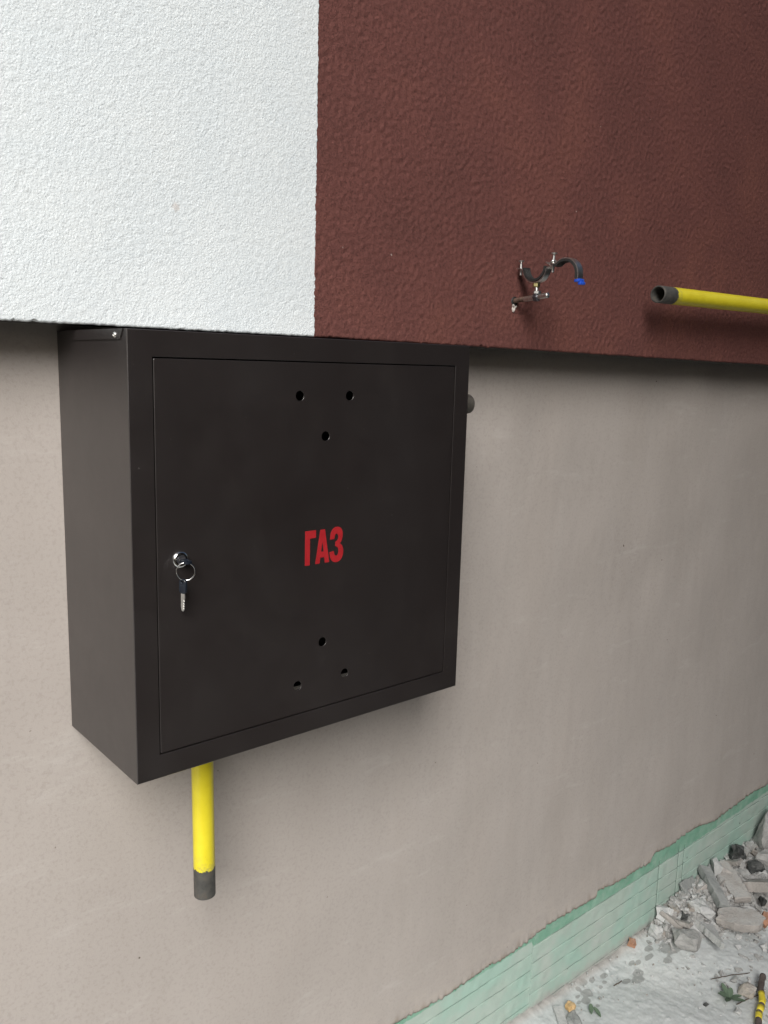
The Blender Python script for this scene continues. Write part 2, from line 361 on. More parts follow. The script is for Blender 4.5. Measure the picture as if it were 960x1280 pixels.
# foam boards of the plinth: real saw grooves every 5 cm, a few knife cuts
def foam(x0, x1, grooves, cuts, y):
    zs = [-1.20]; wd = 0.0022
    for g in sorted(grooves): zs += [g - wd * 1.4, g - wd * 0.5, g + wd * 0.5, g + wd * 1.4]
    zs += [-0.84]
    fill = []
    for a, b_ in zip(zs[:-1], zs[1:]):
        n = max(1, int((b_ - a) / 0.008)); fill += list(np.linspace(a, b_, n, endpoint=False))
    zs = np.array(fill + [zs[-1]])
    xk = [x0]
    for c_ in sorted(cuts): xk += [c_ - 0.0045, c_ - 0.0027, c_ + 0.0027, c_ + 0.0045]
    xk += [x1]; fill = []
    for a, b_ in zip(xk[:-1], xk[1:]):
        n = max(1, int((b_ - a) / 0.008)); fill += list(np.linspace(a, b_, n, endpoint=False))
    xs = np.array(fill + [x1])
    X, Z = np.meshgrid(xs, zs)
    gd = np.zeros_like(X); dk = np.zeros_like(X)
    for g in grooves:
        st = 0.55 + 0.45 * np.clip(samp(n_mid, 0.008, X * 0.5, X * 0 + g * 9) + 0.9, 0, 1)
        gd = np.maximum(gd, (np.abs(Z - g) < wd * 0.7) * 0.0045 * st)
        dk = np.maximum(dk, (np.abs(Z - g) < wd * 0.7) * (0.35 + 0.65 * np.clip(samp(n_mid, 0.008, X * 0.5, X * 0 + g * 9) + 0.6, 0, 1)))
    for c_ in cuts: gd = np.maximum(gd, (np.abs(X - c_) < 0.0028) * 0.0034 * (Z < -0.925)); dk = np.maximum(dk, (np.abs(X - c_) < 0.0028) * (Z < -0.925))
    shear = np.where(np.abs(X - 1.93) < 0.013, 0, 0)
    P = np.zeros(X.shape + (3,)); P[..., 0] = X + shear; P[..., 2] = Z
    P[..., 1] = y + gd + 0.0004 * samp(n_mid, 0.008, X, Z)
    for side in (0, -1):
        c_ = P[:, side].copy(); c_[:, 1] += 0.03
        P = np.concatenate([c_[:, None], P], 1) if side == 0 else np.concatenate([P, c_[:, None]], 1)
        dk = np.concatenate([dk[:, :1], dk], 1) if side == 0 else np.concatenate([dk, dk[:, -1:]], 1)
    top = P[-1].copy(); top[:, 1] += 0.03
    P = np.concatenate([P, top[None]], 0)
    dk = np.concatenate([dk, dk[-1:]], 0)
    return sheet('foam_board', P, M_foam, house, {'groove': dk}, smooth=False)
f = foam(-1.3165, -0.0665, [-.909, -.959, -1.008, -1.058, -1.108], [], 0.0075)
f = foam(-0.0650, 1.1850, [-.909, -.959, -1.0085, -1.058, -1.108], [], 0.0070); f['label'] = 'pale green foam board left of the joint'
f = foam(1.1862, 2.4362, [-.9395, -.9895, -1.0355, -1.0815, -1.130], [1.789, 1.9005, 1.9335], 0.0060); f['label'] = 'green foam board with knife cuts, behind the rubble'
f = foam(2.4375, 3.6875, [-.936, -.986, -1.033, -1.079, -1.128], [], 0.0068)

# ------------------------------------------------------------------ unseen house, added to shade the right of the wall and darken the door reflection
M_nb = two('weathered_dark_brick', (0.055, 0.042, 0.034), (0.095, 0.072, 0.058), 3.0, 0.9, 0.2, 0, 0.01, 12)
M_nglass = two('dark_window_glass', (0.02, 0.024, 0.026), (0.03, 0.034, 0.036), 2.0, 0.12, 0.5)
M_nframe = two('grey_window_frame', (0.30, 0.30, 0.29), (0.38, 0.38, 0.36), 6.0, 0.6)
def wbox(bm, lo, hi):
    r_ = bmesh.ops.create_cube(bm, size=1.0)
    for v in r_['verts']: v.co = Vector([(lo[i] + hi[i]) / 2 + v.co[i] * (hi[i] - lo[i]) for i in range(3)])
NX0, NX1, NY, NZ1 = -2.2, 13.0, -5.2, 8.0
nb = empty('unseen_shading_house', (NX0, NY, GZ)); tag(nb, 'unseen dark brick house, added to shade the wall and darken the door reflection', 'house')
def npart(name, boxes, m, parent):
    bm = bmesh.new()
    for lo, hi in boxes: wbox(bm, [lo[0] - NX0, lo[1] - NY, lo[2] - GZ], [hi[0] - NX0, hi[1] - NY, hi[2] - GZ])
    return from_bm(name, bm, m, parent)
wins = [(x, z) for z in (-0.1, 2.9, 5.6) for x in (1.0, 3.8, 6.6, 9.4)]
bx = []; xs_ = [NX0] + sum([[x, x + 1.4] for x in (1.0, 3.8, 6.6, 9.4)], []) + [NX1]
zs_ = [GZ - .2] + sum([[z, z + 1.5] for z in (-0.1, 2.9, 5.6)], []) + [NZ1]
for i in range(0, len(xs_), 2): bx.append(((xs_[i], NY - .35, zs_[0]), (xs_[i + 1], NY, NZ1)))
for i in range(1, len(xs_) - 1, 2):
    for k in range(0, len(zs_), 2): bx.append(((xs_[i], NY - .35, zs_[k]), (xs_[i + 1], NY, zs_[k + 1])))
npart('wall', bx + [((NX0, NY - 8, zs_[0]), (NX0 + .35, NY - .35, NZ1)), ((NX1 - .35, NY - 8, zs_[0]), (NX1, NY - .35, NZ1)), ((NX0, NY - 8.3, zs_[0]), (NX1, NY - 8, NZ1))], M_nb, nb)
npart('roof', [((NX0 - .4, NY - 8.7, NZ1), (NX1 + .4, NY + .4, NZ1 + .25))], M_nframe, nb)
for x, z in wins:
    f_ = npart('window', [((x, NY - .22, z), (x + .06, NY - .14, z + 1.5)), ((x + 1.34, NY - .22, z), (x + 1.4, NY - .14, z + 1.5)), ((x + .06, NY - .22, z), (x + 1.34, NY - .14, z + .06)),
                           ((x + .06, NY - .22, z + 1.44), (x + 1.34, NY - .14, z + 1.5)), ((x + .67, NY - .22, z + .06), (x + .73, NY - .14, z + 1.44))], M_nframe, nb)
    npart('pane', [((x + .06, NY - .19, z + .06), (x + .67, NY - .18, z + 1.44)), ((x + .73, NY - .19, z + .06), (x + 1.34, NY - .18, z + 1.44))], M_nglass, f_)

# ------------------------------------------------------------------ ground
def mound(X, Y):
    """height of the rubble heap above the slab"""
    fx = np.clip((X - 1.70) / 0.22, 0, 1); front = 0.10 + 0.14 * np.clip((X - 1.72) / 0.35, 0, 1) + 0.25 * np.clip((X - 2.1) / 1.2, 0, 1)
    fy = np.clip((front + Y) / (front * 0.75 + 1e-6), 0, 1)
    s = lambda a: a * a * (3 - 2 * a)
    return 0.065 * s(fx) * s(fy) * (1 + 0.25 * np.clip((X - 2.2), 0, 1))
xs = spaced(-12, 1.10, 2.75, 14, 0.004, 1.3, 0.5); ys = spaced(-1.05, -0.62, 0.03, 0.03, 0.004, 1.3, 6.0)
X, Y = np.meshgrid(xs, ys)
near = np.exp(-np.maximum(0, -Y) / 0.016)
Z = GZ + 0.0006 * samp(n_mid, 0.008, X, Y) + 0.00035 * samp(n_lump, 0.0025, X, Y) + 0.004 * samp(n_wave, 0.02, X, Y) * np.exp(-((Y) ** 2) / 4) + near * (0.009 + 0.0012 * samp(n_mid, 0.008, X, X * 0 + 3))
Z += 0.55 * mound(X, Y)
crum = np.clip(samp(n_lump, 0.0025, X + 1, Y + 2) - 1.6, 0, 2) * 0.0035; Z += crum
stain = np.zeros_like(X)
for (sx, sy, rx, ry) in [(1.378, -.042, .020, .016), (1.351, -.059, .017, .013), (1.402, -.010, .016, .010), (1.476, -.028, .016, .008), (1.563, -.084, .020, .014), (1.543, -.097, .024, .015),
                         (1.508, -.081, .018, .010), (1.733, -.084, .05, .03), (1.674, -.112, .018, .012), (1.37, -.018, .010, .008), (1.43, -.02, .012, .008), (1.43, -.05, .008, .006), (1.455, -.045, .010, .006),
                         (1.60, -.06, .014, .008), (1.585, -.048, .012, .007), (1.33, -.05, .008, .006), (1.345, -.035, .010, .005), (1.39, -.075, .008, .006), (1.64, -.07, .02, .009), (1.67, -.05, .02, .01), (1.36, -.09, .007, .006)]:
    stain = np.maximum(stain, np.clip(1.35 - np.sqrt(((X - sx) / rx) ** 2 + ((Y - sy) / ry) ** 2) * 0.9, 0, 1))
foot = np.clip(near * 1.4 - 0.35, 0, 0.8)
Pg = np.stack([X, Y, Z], -1); lo_ = Pg[0].copy(); lo_[:, 2] -= 0.14; Pg = np.concatenate([lo_[None], Pg], 0)
zr = np.zeros((1, X.shape[1]))
o = sheet('pavement', Pg, M_ground, None, {'stain': np.concatenate([zr, stain]), 'foot': np.concatenate([zr, foot])})
tag(o, 'dusty pale grey concrete strip beside the wall', None, None, 'structure')
M_soil = two('bounce_cutting_soil', (0.045, 0.038, 0.028), (0.085, 0.072, 0.052), 1.5, 0.95, 0.1, 0, 0.02, 14, 8)  # unseen soil, added dark so less light bounces up the wall
xs = spaced(-200, -6, 12, 200, 0.35, 1.4, 20.0); ys = spaced(-200, -8, -1.04, -1.04, 0.25, 1.4, 20.0)
X, Y = np.meshgrid(xs, ys); Z = GZ - 0.055 + 0.012 * samp(n_wave, 0.02, X * .2, Y * .2)
o = sheet('ground', np.stack([X, Y, Z], -1), M_soil, None); tag(o, 'unseen dark soil beyond the concrete strip, added to cut bounce light', None, None, 'structure')
# unseen board fence, added to darken the low horizon on the left
M_fence = two('dark_fence_wood', (0.05, 0.038, 0.028), (0.085, 0.065, 0.048), 4.0, 0.9, 0.2, 0, 0.003, 30)
fence = empty('unseen_horizon_fence', (-2.3, -5.4, GZ - .06)); tag(fence, 'unseen dark board fence, added to block low light on the left', 'fence')
bmf = bmesh.new(); bmesh.ops.create_cube(bmf, size=1.0)
for v in bmf.verts: v.co = Vector((v.co.x * .145, v.co.y * .022, (v.co.z + .5) * 2.3))
bme = bpy.data.meshes.new('board'); bmf.to_mesh(bme); bmf.free(); bme.materials.append(M_fence)
for k in range(70):
    b_ = bpy.data.objects.new('board', bme); col.objects.link(b_); b_.parent = fence; b_.location = (-.1 - k * .155, random.uniform(-.004, .004), random.uniform(-.02, .02)); b_.rotation_euler = (0, random.uniform(-.008, .008), 0)
for z in (.5, 1.8):
    bm = bmesh.new(); wbox(bm, (-10.9, -.075, z), (0, -.03, z + .09)); from_bm('rail', bm, M_fence, fence)

# ------------------------------------------------------------------ CABINET
BW, BH, BD = 0.600, 0.5975, 0.2375
cab = empty('gas_cabinet', (0, 0, 0))
tag(cab, 'dark brown metal gas meter cabinet with red lettering mounted under the facade edge', 'cabinet')

def bevel_box(bm, lo, hi, bev=0.0, seg=2):
    r = bmesh.ops.create_cube(bm, size=1.0); vs = r['verts']
    for v in vs:
        v.co = Vector([(lo[i] + hi[i]) / 2 + v.co[i] * (hi[i] - lo[i]) for i in range(3)])
    if bev:
        es = list({e for v in vs for e in v.link_edges})
        bmesh.ops.bevel(bm, geom=es, offset=bev, segments=seg, affect='EDGES', profile=0.5)
def plate(outer, holes, y_front, thick, cham=0.0):
    """sheet in the XZ plane, front face at y_front (facing -Y), with through holes"""
    bm = bmesh.new()
    def inset(pts, d):
        n = len(pts); out = []
        for i in range(n):
            a, b, c = Vector(pts[i - 1]), Vector(pts[i]), Vector(pts[(i + 1) % n])
            e1 = (b - a).normalized(); e2 = (c - b).normalized()
            n1 = Vector((-e1.y, e1.x)); n2 = Vector((-e2.y, e2.x)); m = (n1 + n2); m = m / max(1e-6, m.dot(n1))
            out.append(tuple(b + m * d))
        return out
    loops = [outer] + holes
    front = [inset(l, cham if i == 0 else cham * 0.25) for i, l in enumerate(loops)]
    def face_set(ls, y):
        flat = [p for l in ls for p in l]
        vs = [bm.verts.new((p[0], y, p[1])) for p in flat]
        for tri in tessellate_polygon([[Vector((p[0], p[1], 0)) for p in l] for l in ls]):
            try: bm.faces.new([vs[i] for i in tri])
            except ValueError: pass
        out = []; k = 0
        for l in ls: out.append(vs[k:k + len(l)]); k += len(l)
        return out
    A = face_set(front, y_front); B = face_set(loops, y_front + thick)
    for i, l in enumerate(loops):
        n = len(l)
        if cham:
            Mv = [bm.verts.new((p[0], y_front + (cham if i == 0 else cham * 0.25), p[1])) for p in l]
            for k in range(n):
                bm.faces.new([A[i][k], A[i][(k + 1) % n], Mv[(k + 1) % n], Mv[k]])
                bm.faces.new([Mv[k], Mv[(k + 1) % n], B[i][(k + 1) % n], B[i][k]])
        else:
            for k in range(n): bm.faces.new([A[i][k], A[i][(k + 1) % n], B[i][(k + 1) % n], B[i][k]])
    return bm
def rect(x0, z0, x1, z1, r=0.0):
    if not r: return [(x0, z0), (x1, z0), (x1, z1), (x0, z1)]
    out = []
    for cx, cz, a0 in ((x1 - r, z0 + r, -90), (x1 - r, z1 - r, 0), (x0 + r, z1 - r, 90), (x0 + r, z0 + r, 180)):
        for k in range(5): a = R(a0 + k * 22.5); out.append((cx + r * math.cos(a), cz + r * math.sin(a)))
    return out
def circ(x, z, r, n=28):   # clockwise: a hole
    return [(x + r * math.cos(-2 * math.pi * k / n), z + r * math.sin(-2 * math.pi * k / n)) for k in range(n)]

T = 0.0015
bm = bmesh.new()   # side panels, back strip and rear flanges
bevel_box(bm, (0.0, -BD + 0.0140, 0.0), (T, -0.0005, BH - 0.0005))
bevel_box(bm, (BW - T, -BD + 0.0140, 0.0), (BW, -0.0005, BH - 0.0005))
bevel_box(bm, (T, -0.0030, 0.0), (BW - T, -0.0015, BH - 0.002))
from_bm('shell', bm, M_paint, cab)
bm = bmesh.new()   # floor with the long slot for the pipes
bevel_box(bm, (T, -BD + 0.004, 0.0002), (BW - T, -0.168, 0.0015))
bevel_box(bm, (T, -0.0715, 0.0002), (BW - T, -0.0035, 0.0015))
bevel_box(bm, (T, -0.168, 0.0002), (0.055, -0.0715, 0.0015)); bevel_box(bm, (0.545, -0.168, 0.0002), (BW - T, -0.0715, 0.0015))
from_bm('floor_plate', bm, M_paint, cab)
# front frame
DX0, DX1, DZ0, DZ1 = 0.0325, 0.5675, 0.0330, 0.5645
hole = [(DX0, DZ0), (DX0, DZ1), (DX1, DZ1), (DX1, DZ0)]
fr = from_bm('front_frame', plate(rect(0, 0, BW, BH), [hole], -BD, 0.014, 0.0009), M_paint, cab)
# door
holes = [circ(.2565, .5155, .0072), circ(.3465, .5155, .0072), circ(.3030, .4565, .0072), circ(.3025, .1405, .0072), circ(.2570, .0800, .0072), circ(.3470, .0805, .0072)]
door = from_bm('door', plate(rect(DX0 + .0017, DZ0 + .0022, DX1 - .0024, DZ1 - .0020, 0.002), holes, -BD + 0.0002, 0.0014, 0.0006), M_paint, cab)
bm = bmesh.new()   # folded door edges behind the gap
bevel_box(bm, (DX0 + .0019, -BD + 0.0018, DZ0 + .0024), (DX0 + .0031, -BD + 0.016, DZ1 - .0022)); bevel_box(bm, (DX1 - .0038, -BD + 0.0018, DZ0 + .0024), (DX1 - .0026, -BD + 0.016, DZ1 - .0022))
bevel_box(bm, (DX0 + .0033, -BD + 0.0018, DZ0 + .0024), (DX1 - .0040, -BD + 0.016, DZ0 + .0036)); bevel_box(bm, (DX0 + .0033, -BD + 0.0018, DZ1 - .0034), (DX1 - .0040, -BD + 0.016, DZ1 - .0022))
from_bm('door_edge', bm, M_inside, door)
bm = bmesh.new()   # rebate behind the gap, so no light passes
z0 = -BD + 0.0165
bevel_box(bm, (DX0 - .010, z0, DZ0 - .010), (DX0 + .012, z0 + .001, DZ1 + .010)); bevel_box(bm, (DX1 - .012, z0, DZ0 - .010), (DX1 + .010, z0 + .001, DZ1 + .010))
bevel_box(bm, (DX0 + .0125, z0, DZ0 - .010), (DX1 - .0125, z0 + .001, DZ0 + .012)); bevel_box(bm, (DX0 + .0125, z0, DZ1 - .012), (DX1 - .0125, z0 + .001, DZ1 + .010))
from_bm('door_stop', bm, M_inside, cab)
# top cover with turned down side flange
bm = bmesh.new(); bevel_box(bm, (T, -BD + 0.0150, BH - 0.0022), (BW - T, -0.0035, BH - 0.0006)); cover = from_bm('top_cover', bm, M_paint, cab)
def flange(x, s):
    bm = bmesh.new()
    pr = [(-0.034, BH), (-0.034, 0.5845), (-0.2205, 0.5845), (-0.2290, BH)]
    a = [bm.verts.new((x - s * 0.0004, y, z)) for y, z in pr]; b = [bm.verts.new((x - s * 0.0018, y, z)) for y, z in pr]
    bm.faces.new(a); bm.faces.new(b[::-1])
    for k in range(4): bm.faces.new([a[k], b[k], b[(k + 1) % 4], a[(k + 1) % 4]])
    return from_bm('cover_flange', bm, M_paint, cover)
flange(0.0, 1); flange(BW, -1)

def lathe(prof, n=24, axis='Z', cap=True):
    bm = bmesh.new(); rings = []
    for r, h in prof:
        rings.append([bm.verts.new((r * math.cos(2 * math.pi * k / n), r * math.sin(2 * math.pi * k / n), h)) for k in range(n)])
    for a, b in zip(rings[:-1], rings[1:]):
        for k in range(n): bm.faces.new([a[k], a[(k + 1) % n], b[(k + 1) % n], b[k]])
    if cap:
        bm.faces.new(rings[0][::-1]); bm.faces.new(rings[-1])
    if axis == 'Y-': bmesh.ops.rotate(bm, verts=bm.verts, matrix=Matrix.Rotation(R(90), 3, 'X'))     # +z -> -y
    if axis == 'X-': bmesh.ops.rotate(bm, verts=bm.verts, matrix=Matrix.Rotation(R(-90), 3, 'Y'))    # +z -> -x
    return bm
def tube(pts, r, n=10, closed=False, cap=True):
    bm = bmesh.new(); rings = []; m = len(pts); up = Vector((0.123, 0.2, 1)).normalized()
    for i, p in enumerate(pts):
        a = Vector(pts[i - 1] if (i > 0 or closed) else pts[i]); b = Vector(pts[(i + 1) % m] if (i < m - 1 or closed) else pts[i])
        d = (b - a).normalized(); u = d.cross(up)
        if u.length < 1e-3: u = d.cross(Vector((1, 0, 0)))
        u.normalize(); v = d.cross(u); rr = r[i] if isinstance(r, (list, tuple)) else r
        rings.append([bm.verts.new(Vector(p) + (u * math.cos(2 * math.pi * k / n) + v * math.sin(2 * math.pi * k / n)) * rr) for k in range(n)])
    for i in range(m if closed else m - 1):
        a, b = rings[i], rings[(i + 1) % m]
        for k in range(n): bm.faces.new([a[k], a[(k + 1) % n], b[(k + 1) % n], b[k]])
    if not closed and cap: bm.faces.new(rings[0][::-1]); bm.faces.new(rings[-1])
    return bm

# screws of the cover flange: domed head with a cross slot
sc = from_bm('screw', lathe([(0.0036, 0), (0.0036, 0.0004), (0.0030, 0.0013), (0.0017, 0.0019), (0.0014, 0.0012), (0.0005, 0.0010)], 16, 'X-'), M_zinc, cab, sharp=50)
sc.location = (-0.0018, -0.2065, 0.5900)

# lock
lk = from_bm('lock', lathe([(0.0112, 0), (0.0112, 0.0012), (0.0104, 0.0026), (0.0084, 0.0036), (0.0066, 0.0038), (0.0062, 0.0030)], 32, 'Y-'), M_chrome, cab, sharp=60)
lk.location = (0.0668, -BD + 0.0002, 0.3005)
lc = from_bm('lock_core', lathe([(0.0061, 0.001), (0.0061, 0.0030), (0.0056, 0.0034), (0.0050, 0.0034)], 24, 'Y-'), M_dull, lk, sharp=50)
bm = bmesh.new(); bevel_box(bm, (-0.0042, -0.0037, -0.0006), (0.0042, -0.0030, 0.0006)); from_bm('keyhole', bm, M_rubber, lk)

# lettering, thin cut vinyl
def letter(outline, holes=()):
    def ccw(p): return p if sum(p[i - 1][0] * p[i][1] - p[i][0] * p[i - 1][1] for i in range(len(p))) > 0 else p[::-1]
    o_ = ccw(list(outline)); hs = [ccw(list(h))[::-1] for h in holes]
    return from_bm('letter', plate(o_, hs, -BD - 0.0002, 0.0003, 0.0), M_red, door)
letter([(.2680, .2650), (.2768, .2645), (.2768, .3050), (.2876, .3056), (.2876, .3170), (.2680, .3170)])
letter([(.2868, .2650), (.2956, .3166), (.3042, .3166), (.3130, .2650), (.3046, .2650), (.3034, .2738), (.2962, .2738), (.2950, .2650)], [[(.2974, .2828), (.3022, .2828), (.2998, .2982)]])
Zp = [(.3136, .2992), (.3148, .3100), (.3195, .3165), (.3265, .3186), (.3338, .3165), (.3378, .3100), (.3378, .3020), (.3360, .2955), (.3328, .2918), (.3375, .2880), (.3396, .2805), (.3388, .2720), (.3340, .2650),
      (.3268, .2626), (.3195, .2645), (.3145, .2705), (.3130, .2800), (.3212, .2812), (.3224, .2752), (.3262, .2726), (.3298, .2752), (.3304, .2815), (.3288, .2862), (.3240, .2882), (.3240, .2952), (.3276, .2966),
      (.3294, .3000), (.3292, .3052), (.3262, .3082), (.3230, .3058), (.3222, .2998)]
def chaikin(p, keep):
    out = []
    for i in range(len(p)):
        a, b, c = p[i - 1], p[i], p[(i + 1) % len(p)]
        if i in keep: out.append(b); continue
        out.append((b[0] * .75 + a[0] * .25, b[1] * .75 + a[1] * .25)); out.append((b[0] * .75 + c[0] * .25, b[1] * .75 + c[1] * .25))
    return out
letter(chaikin(Zp, {0, 8, 16, 17, 23, 24, 30}))

# ------------------------------------------------------------------ keys
def key(loc, rot, label, grp=None):
    k = empty('key', loc, rot); tag(k, label, 'key')
    # local: x across, z along (bow above 0, blade below), y thickness
    o_ = rect(-0.0056, 0.0, 0.0056, 0.0195, 0.0042)
    bmk = plate(o_, [circ(0, 0.0162, 0.0022, 16)], -0.0017, 0.0034, 0.0006)
    bow = from_bm('bow', bmk, M_keyblue, k, sharp=40)
    bm_ = bmesh.new(); bevel_box(bm_, (-0.0040, -0.0019, 0.004), (0.0040, 0.0019, 0.012), 0.0003, 1); from_bm('grip', bm_, M_keyblue, bow)
    pts = [(-.0030, .001), (-.0030, -.019), (-.0018, -.0235), (0.0004, -.0245), (.0016, -.0228), (.0022, -.0208), (.0012, -.0195), (.0026, -.0178), (.0013, -.0160), (.0026, -.0142), (.0014, -.0125), (.0030, -.0105), (.0018, -.009), (.0030, -.0070), (.0030, .001)]
    pts = pts[:-1] + [(.0030, .0009)]
    from_bm('blade', plate(pts, [], -0.0009, 0.0018, 0.0003), M_blade, k)
    return k
# hanging key
key((0.0606, -0.2560, 0.2590), (0.02, 0.03, R(-68)), 'hanging key with navy plastic bow below the lock, on the ring')
# key in the lock: bow lies flat and sticks straight out; its blade is inside the barrel
kk = key((0.0668, -0.2435, 0.3005), (R(90), 0, 0), 'dark plastic headed key pushed into the chrome lock')
kk.rotation_euler = Euler((R(90), R(0), R(0)), 'XYZ')
ringc = Vector((0.0638, -0.2585, 0.2888)); pts = []
yaw = R(-30)
for k in range(48):
    a = 2 * math.pi * k / 48
    pts.append(ringc + Vector((math.cos(a) * 0.0118 * math.cos(yaw), math.cos(a) * 0.0118 * math.sin(yaw), math.sin(a) * 0.0118)))
tag(from_bm('key_ring', tube(pts, 0.00075, 8, True), M_chrome, None, smooth=True), 'thin silver split ring joining the two keys at the lock', 'key ring')

# ------------------------------------------------------------------ pipes
def hollow_pipe(name, p0, p1, r, label, cut, irregular, mat=None):
    p0, p1 = Vector(p0), Vector(p1); L = (p1 - p0).length; ri = r - 0.0032
    prof = [(ri, 0.30 if L > 0.30 else L * .9), (ri, 0.0012), (ri + 0.0004, 0.0), (r - 0.0006, 0.0), (r, 0.0006)]
    z = 0.0006
    while z < L: z = min(L, z + 0.05); prof.append((r, z))
    bm = lathe(prof, 40, cap=False)
    bm.faces.new([bm.verts[0 + i] for i in range(40)] if False else [v for v in list(bm.verts)[:40]])
    bm.faces.new(list(bm.verts)[-40:])
    for v in bm.verts:
        q = v.co.copy(); v.co.z += 0.0006 * mnoise.noise(q * 60) * (1 if q.z < 0.01 else 0)
    o_ = from_bm(name, bm, mat or pipe_paint(name + '_paint', cut, irregular), None, sharp=45)
    o_.location = p0; o_.rotation_euler = (p1 - p0).to_track_quat('Z', 'Y').to_euler()
    tag(o_, label, 'pipe'); return o_
hollow_pipe('gas_pipe', (0.1612, -0.119, -0.2905), (0.1570, -0.119, 0.155), 0.01725, 'short vertical yellow pipe with raw grey end hanging below the cabinet', 0.050, 0.036)
d = Vector((0.506, 0.0, 0.0062)).normalized(); q0 = Vector((1.2920, -0.145, 0.7366))
hollow_pipe('gas_pipe', q0, q0 + d * 3.2, 0.0193, 'long horizontal yellow pipe with open grey end in front of the brown facade', 0.054, 0.026)
M_stub = two('grey_primer', (0.060, 0.054, 0.046), (0.085, 0.078, 0.068), 60, 0.55, 0.4, 0, 0.0004, 200)
hollow_pipe('pipe_stub', (0.7230, -0.119, 0.4945), (0.520, -0.119, 0.4945), 0.0180, 'dull grey pipe stub poking out of the right side of the cabinet', 0, 0, M_stub)

# ------------------------------------------------------------------ open pipe clamp on the brown wall
XC = 0.7014
cl = empty('pipe_clamp', (0.8778, FY, 0.6961)); cl.scale = (1.155, 1.155, 1.155); CY = -0.240
tag(cl, 'open rubber lined pipe clamp on a threaded rod sticking out of the brown facade', 'pipe clamp')
def W(x, y, z): return Vector((x - XC, y - CY, z - 0.678))
def threaded(p0, p1, r, name, mat, parent, pitch=0.0013):
    p0, p1 = Vector(p0), Vector(p1); L = (p1 - p0).length; n = int(L / pitch * 2)
    pts = [p0 + (p1 - p0) * (k / n) for k in range(n + 1)]
    return from_bm(name, tube([tuple(p) for p in pts], [r if k % 2 else r * 0.86 for k in range(n + 1)], 12), mat, parent, smooth=True)
threaded(W(XC, -0.225, 0.6765), W(XC, -0.284, 0.6818), 0.0044, 'wall_rod', M_rod, cl)
threaded(W(XC, -0.262, 0.6796), W(XC, -0.3125, 0.6842), 0.0047, 'rod_sleeve', M_zinc, cl, 0.003)
def hexnut(c, axis, r, h, name, mat):
    bm = lathe([(r * .9, 0), (r, h * .15), (r, h * .85), (r * .9, h)], 6); o_ = from_bm(name, bm, mat, cl)
    o_.location = c; o_.rotation_euler = Vector(axis).to_track_quat('Z', 'Y').to_euler(); return o_
hexnut(W(XC, -0.2845, 0.6815), (0, -1, 0.09), 0.0075, 0.0085, 'nut', M_dull)
hexnut(W(XC, -0.2890, 0.6870), (0, 0, 1), 0.0070, 0.0050, 'nut', M_zinc)
threaded(W(XC, -0.2890, 0.6830), W(XC, -0.2865, 0.7075), 0.0034, 'stud', M_zinc, cl)
hexnut(W(XC, -0.2868, 0.6985), (0, 0, 1), 0.0062, 0.0075, 'welded_nut', two('yellow_zinc', (0.42, 0.36, 0.16), (0.62, 0.56, 0.30), 120, 0.4, 0.5, 1.0))

def band(path, w, th, name, mat, parent, side=1):
    """flat strip following path in the YZ plane, width w along x, thickness th toward `side`"""
    bm = bmesh.new(); rows = []; n = len(path)
    for i, (y, z) in enumerate(path):
        a = Vector(path[max(0, i - 1)]); b = Vector(path[min(n - 1, i + 1)]); d_ = (b - a).normalized(); nr = Vector((-d_.y, d_.x)) * side * th
        rows.append([bm.verts.new(W(XC - w / 2, y, z)), bm.verts.new(W(XC + w / 2, y, z)), bm.verts.new(W(XC + w / 2, y + nr.x, z + nr.y)), bm.verts.new(W(XC - w / 2, y + nr.x, z + nr.y))])
    for a, b in zip(rows[:-1], rows[1:]):
        for k in range(4): bm.faces.new([a[k], a[(k + 1) % 4], b[(k + 1) % 4], b[k]])
    bm.faces.new(rows[0]); bm.faces.new(rows[-1][::-1])
    return from_bm(name, bm, mat, parent, sharp=40)
def arc(cy, cz, r, a0, a1, n=22):
    return [(cy + r * math.cos(R(a0 + (a1 - a0) * k / n)), cz + r * math.sin(R(a0 + (a1 - a0) * k / n))) for k in range(n + 1)]
cy, cz = -0.2860, 0.7310
lo_arc = arc(cy, cz, 0.0245, 360, 180)
lower = band([(-0.2470, cz + .0005)] + [(-0.2540, cz + .0003)] + lo_arc[1:-1] + [(-0.3175, cz + .0003), (-0.3250, cz + .0005)], 0.0130, 0.0017, 'lower_band', M_zinc, cl, 1)
band(arc(cy, cz + .0008, 0.0243, 358, 182), 0.0160, 0.0036, 'rubber_liner', M_rubber, lower, -1)
for k in (-1, 0, 1):   # ribs inside the rubber
    bm = tube([tuple(W(XC + k * 0.0048, y, z)) for y, z in arc(cy, cz + .0008, 0.0203, 352, 188)], 0.0009, 6); from_bm('rubber_rib', bm, M_rubber, lower, smooth=True)
# upper half flipped open about the far screw
uy, uz = -0.3485, 0.7135
up = arc(uy, uz, 0.0265, 42, 196, 24)
upper = band([(-0.3160, .7335), (-0.3225, .7330)] + up, 0.0130, 0.0017, 'upper_band', M_zinc, cl, -1)
band([(-0.3255, .7325)] + arc(uy, uz, 0.0262, 48, 194), 0.0160, 0.0036, 'rubber_liner', M_rubber, upper, 1)
for k in (-1, 0, 1):
    bm = tube([tuple(W(XC + k * 0.0048, y, z)) for y, z in arc(uy, uz, 0.0222, 52, 190)], 0.0009, 6); from_bm('rubber_rib', bm, M_rubber, upper, smooth=True)
